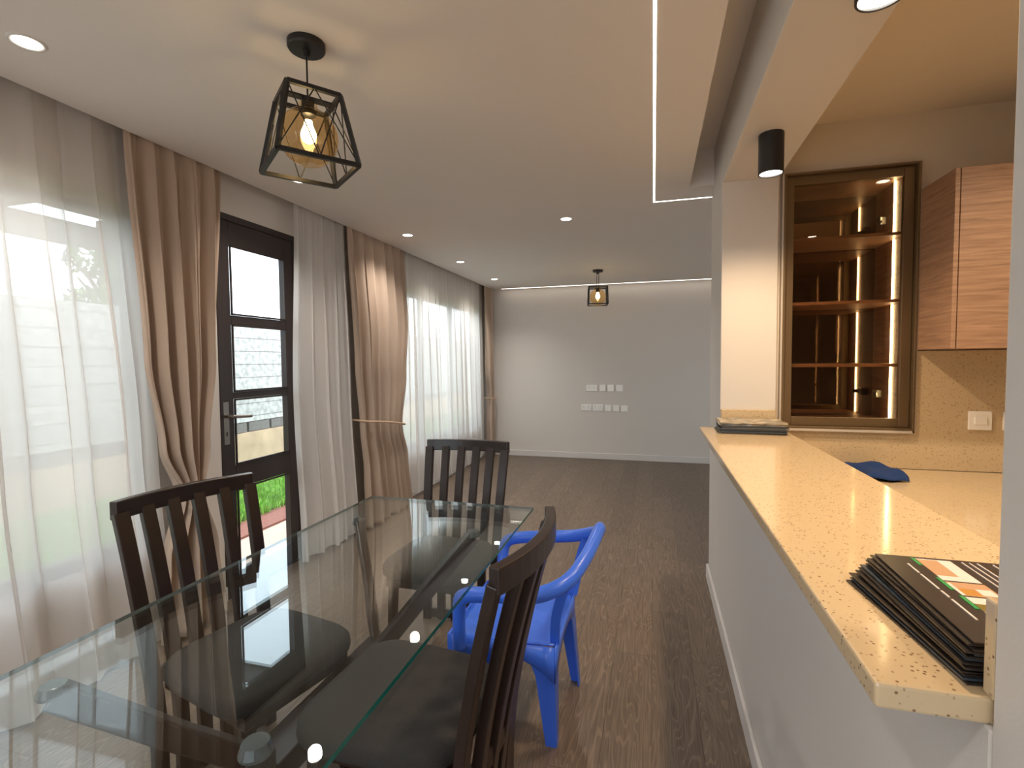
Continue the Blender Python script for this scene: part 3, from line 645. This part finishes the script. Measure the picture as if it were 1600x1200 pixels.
# ------------------------------------------------------------------ dining table
tb = thing('dining_table', 'rectangular dining table with clear glass top on dark wood base', 'table', (-.94, 1.35, 0))
tx0, tx1, ty0, ty1 = -1.355, -.525, .42, 2.21
g_ = MB(); g_.box(tx0, tx1, ty0, ty1, .739, .75)
g_.m = [{2:1, 5:1, 3:2, 4:2}.get(f, 0) for f in range(6)]
g_.build('tabletop', [table_glass, edge_m, edge_far], tb, loc=(.94,-1.35,0))
hub = [(-.965, 1.60), (-.965, 1.04)]
st = MB().box(-1.02,-.91,1.02,1.62,.33,.40).build('stretcher', dark_m, tb, bevel=.006, loc=(.94,-1.35,0))
for hx, hy, tips in ((-.965, 1.60, ((-1.235,1.905),(-.70,1.885))), (-.965, 1.04, ((-1.235,.74),(-.69,.72)))):
    for tx, ty in tips:
        d = Vector((tx-hx, ty-hy, 0)); o_ = Vector((-d.y, d.x, 0)).normalized()
        p = spline([(hx-d.x*.95, hy-d.y*.25, 0.0), (hx-d.x*.55, hy-d.y*.12, .18), (hx, hy, .365), (hx+d.x*.55, hy+d.y*.55, .56), (tx, ty, .715)], 6)
        MB().sweep(p, rect(.035,.06), tuple(d.normalized()*-1+Vector((0,0,.2)))).build('leg', dark_m, tb, bevel=.006, loc=(.94,-1.35,0))
        MB().lathe([(.0001,0),(.03,0),(.03,.006),(.024,.023),(.0001,.023)], (tx, ty, .714), 20).build('glass_pad', pad_m, tb, loc=(.94,-1.35,0), bevel=.001)

# ------------------------------------------------------------------ dining chairs (front = +y, origin below the back rail)
def back_y(z): # leaning, gently curved
    return -.135*(max(0, z-.15)/.82)**1.7
def make_chair(label):
    t = thing('dining_chair', label, 'chair', group='dark slatted dining chairs')
    hw = lambda z: .195+.03*max(0, z-.3)/.67
    bulge = lambda u: -.045*(1-u*u)
    prt = []
    for k in range(6):
        u = -1+2*k/5; wd = .045 if k in (0,5) else .042
        path = []
        for j in range(15):
            z = .0+.935*j/14
            path.append((u*(hw(z)-.0), back_y(z)+bulge(u)*(.35+.65*z/.97), z))
        MB().sweep(path, rect(.028, wd), (1,0,0)).build('slat', dark_m, t, bevel=.003)
    for z, hh, name in ((.945,.062,'top_rail'),(.40,.05,'seat_rail'),(.035,.05,'bottom_rail')):
        ex = .018 if name == 'top_rail' else -.02
        path = [(u*(hw(z)+ex), back_y(z)+bulge(u)*(.35+.65*z/.97), z) for u in [-1+2*i/12 for i in range(13)]]
        MB().sweep(path, rect(.03 if name == 'top_rail' else .022, hh), (0,0,1)).build(name, dark_m, t, bevel=.004)
    # seat: frame and cushion
    MB().box(-.19,.19,.03,.45,.375,.42).build('seat_frame', dark_m, t, bevel=.005)
    rows = []
    def ring(s, z, n=40):
        out = []
        for i in range(n):
            a = 2*PI*i/n; c, s2 = math.cos(a), math.sin(a); p = .22
            x = abs(c)**(2*p)*(1 if c > 0 else -1); y = abs(s2)**(2*p)*(1 if s2 > 0 else -1)
            wx = .232+.02*y*.5
            out.append((x*wx*s, .245+y*.235*s, z))
        return out
    for s, z in ((.0,.421),(.96,.421),(.99,.428),(1,.445),(.99,.465),(.95,.478),(.8,.488),(.4,.493),(0.001,.494)): rows.append(ring(s, z))
    MB().grid(rows, 40, len(rows), True).build('seat_cushion', seat_m, t, smooth=True)
    for s in (-1, 1):
        MB().sweep([(s*.175,.44,0),(s*.172,.42,.25),(s*.17,.41,.40)], rect(.036,.036), (0,1,0), scale=[.8,1,1.05]).build('leg', dark_m, t, bevel=.003)
    return t
ch = make_chair('dark slatted dining chair at the far end of the glass table, facing the camera')
ch.location = (-1.005, 2.50, 0); ch.rotation_euler = (0,0,PI)
n_ = Vector((.974, -.226, 0)); top = Vector((-1.665, 1.44, 0)); b_ = top+n_*.17
dup(ch, (b_.x, b_.y, 0), math.atan2(n_.y, n_.x)-PI/2, 'dark slatted dining chair on the window side of the table, in front of the door')
dup(ch, (-.445, 1.26, 0), PI/2-math.radians(3), 'dark slatted dining chair nearest the camera, beside the blue plastic chair')

# ------------------------------------------------------------------ blue plastic chair
bx, by = -.47, 1.93
bl = thing('plastic_chair', 'blue moulded plastic armchair behind the nearest dining chair', 'chair', (bx, by, 0))
def bb(mb, name, **k): return mb.build(name, blue_m, bl, loc=(-bx,-by,0), **k)
rail = spline([(-.66,1.63,.40),(-.655,1.615,.54),(-.63,1.60,.605),(-.52,1.595,.625),(-.38,1.605,.635),(-.285,1.66,.665),(-.235,1.78,.705),(-.205,1.98,.748),(-.225,2.08,.705),(-.32,2.16,.655),(-.45,2.185,.63),(-.58,2.185,.615),(-.645,2.185,.59),(-.66,2.17,.53),(-.665,2.15,.40)], 7)
prof = [(.023*math.cos(2*PI*i/16), .027*math.sin(2*PI*i/16)) for i in range(16)]
bb(MB().sweep(rail, prof, (0,0,1)), 'arm_rail', smooth=True)
rows = []
for j in range(17):
    row = []
    v = -1+2*j/16
    for i in range(17):
        u = -1+2*i/16
        x = -.525+u*.195*(1-.02*v*v); y = 1.915+v*(.235-.012*(u+1))
        z = .415-.012*(1-u*u)*(1-v*v)+.004*math.sin(i*PI)*0 - .02*max(0, -u-.8)*5*.2 + .002*math.cos(j*PI)
        row.append((x, y, z))
    rows.append(row)
so = bb(MB().grid(rows, 17, 17), 'seat', smooth=True); so.modifiers.new('s', 'SOLIDIFY').thickness = .006
ap = MB()
for k in range(2):
    pass
def apron(p0, p1, d0, d1):
    n = 12; rows = []
    for j in range(3):
        row = []
        for i in range(n+1):
            t = i/n; z_ = .415-(d0+(d1-d0)*abs(2*t-1)**2.2)*j/2
            o = .008*j/2
            row.append((p0[0]+(p1[0]-p0[0])*t, p0[1]+(p1[1]-p0[1])*t, z_))
        rows.append(row)
    return MB().grid(rows, n+1, 3)
for p0, p1 in (((-.725,1.682),(-.33,1.69)), ((-.33,1.69),(-.33,2.14)), ((-.33,2.14),(-.725,2.148)), ((-.725,2.148),(-.725,1.682))):
    a_ = bb(apron(p0, p1, .045, .13), 'apron', smooth=True); a_.modifiers.new('s', 'SOLIDIFY').thickness = .005
def lsec(a, b, sx, sy): # L-shaped leg section
    th = .006
    return [(0,0),(sx*a,0),(sx*a,sy*th),(sx*th,sy*th),(sx*th,sy*b),(0,sy*b)]
for (tx, ty), (fx, fy), sx, sy in (((-.33,1.69),(-.335,1.755),-1,1), ((-.33,2.14),(-.305,2.165),-1,-1), ((-.725,1.682),(-.745,1.66),1,1), ((-.725,2.148),(-.745,2.17),1,-1)):
    rows = []; n = 10
    for j in range(n+1):
        t = j/n; k = (1-t)*1.0+t*.5; kk = 1+1.1*max(0, 1-t*4)
        prf = lsec(.085*k*kk**.6, .085*k*kk**.6, sx, sy)
        rows.append([(tx+(fx-tx)*t+q[0], ty+(fy-ty)*t+q[1], .412*(1-t)) for q in prf])
    bb(MB().grid(rows, 6, n+1, True), 'leg', bevel=.002)
# backrest uprights with vertical slots
for p, q_ in (((-.335,1.72,.41),(-.275,1.70,.665)), ((-.33,1.86,.41),(-.222,1.86,.71)), ((-.33,2.0,.41),(-.22,2.0,.72)), ((-.335,2.12,.41),(-.27,2.12,.70))):
    pass
bb(MB().sweep(spline([(-.335,2.12,.41),(-.31,2.125,.52),(-.262,2.12,.69)], 6), rect(.012,.045), (1,0,0)), 'upright', bevel=.003)
bb(MB().sweep(spline([(-.335,1.73,.41),(-.325,1.70,.52),(-.29,1.68,.645)], 6), rect(.012,.035), (1,0,0)), 'upright', bevel=.003)
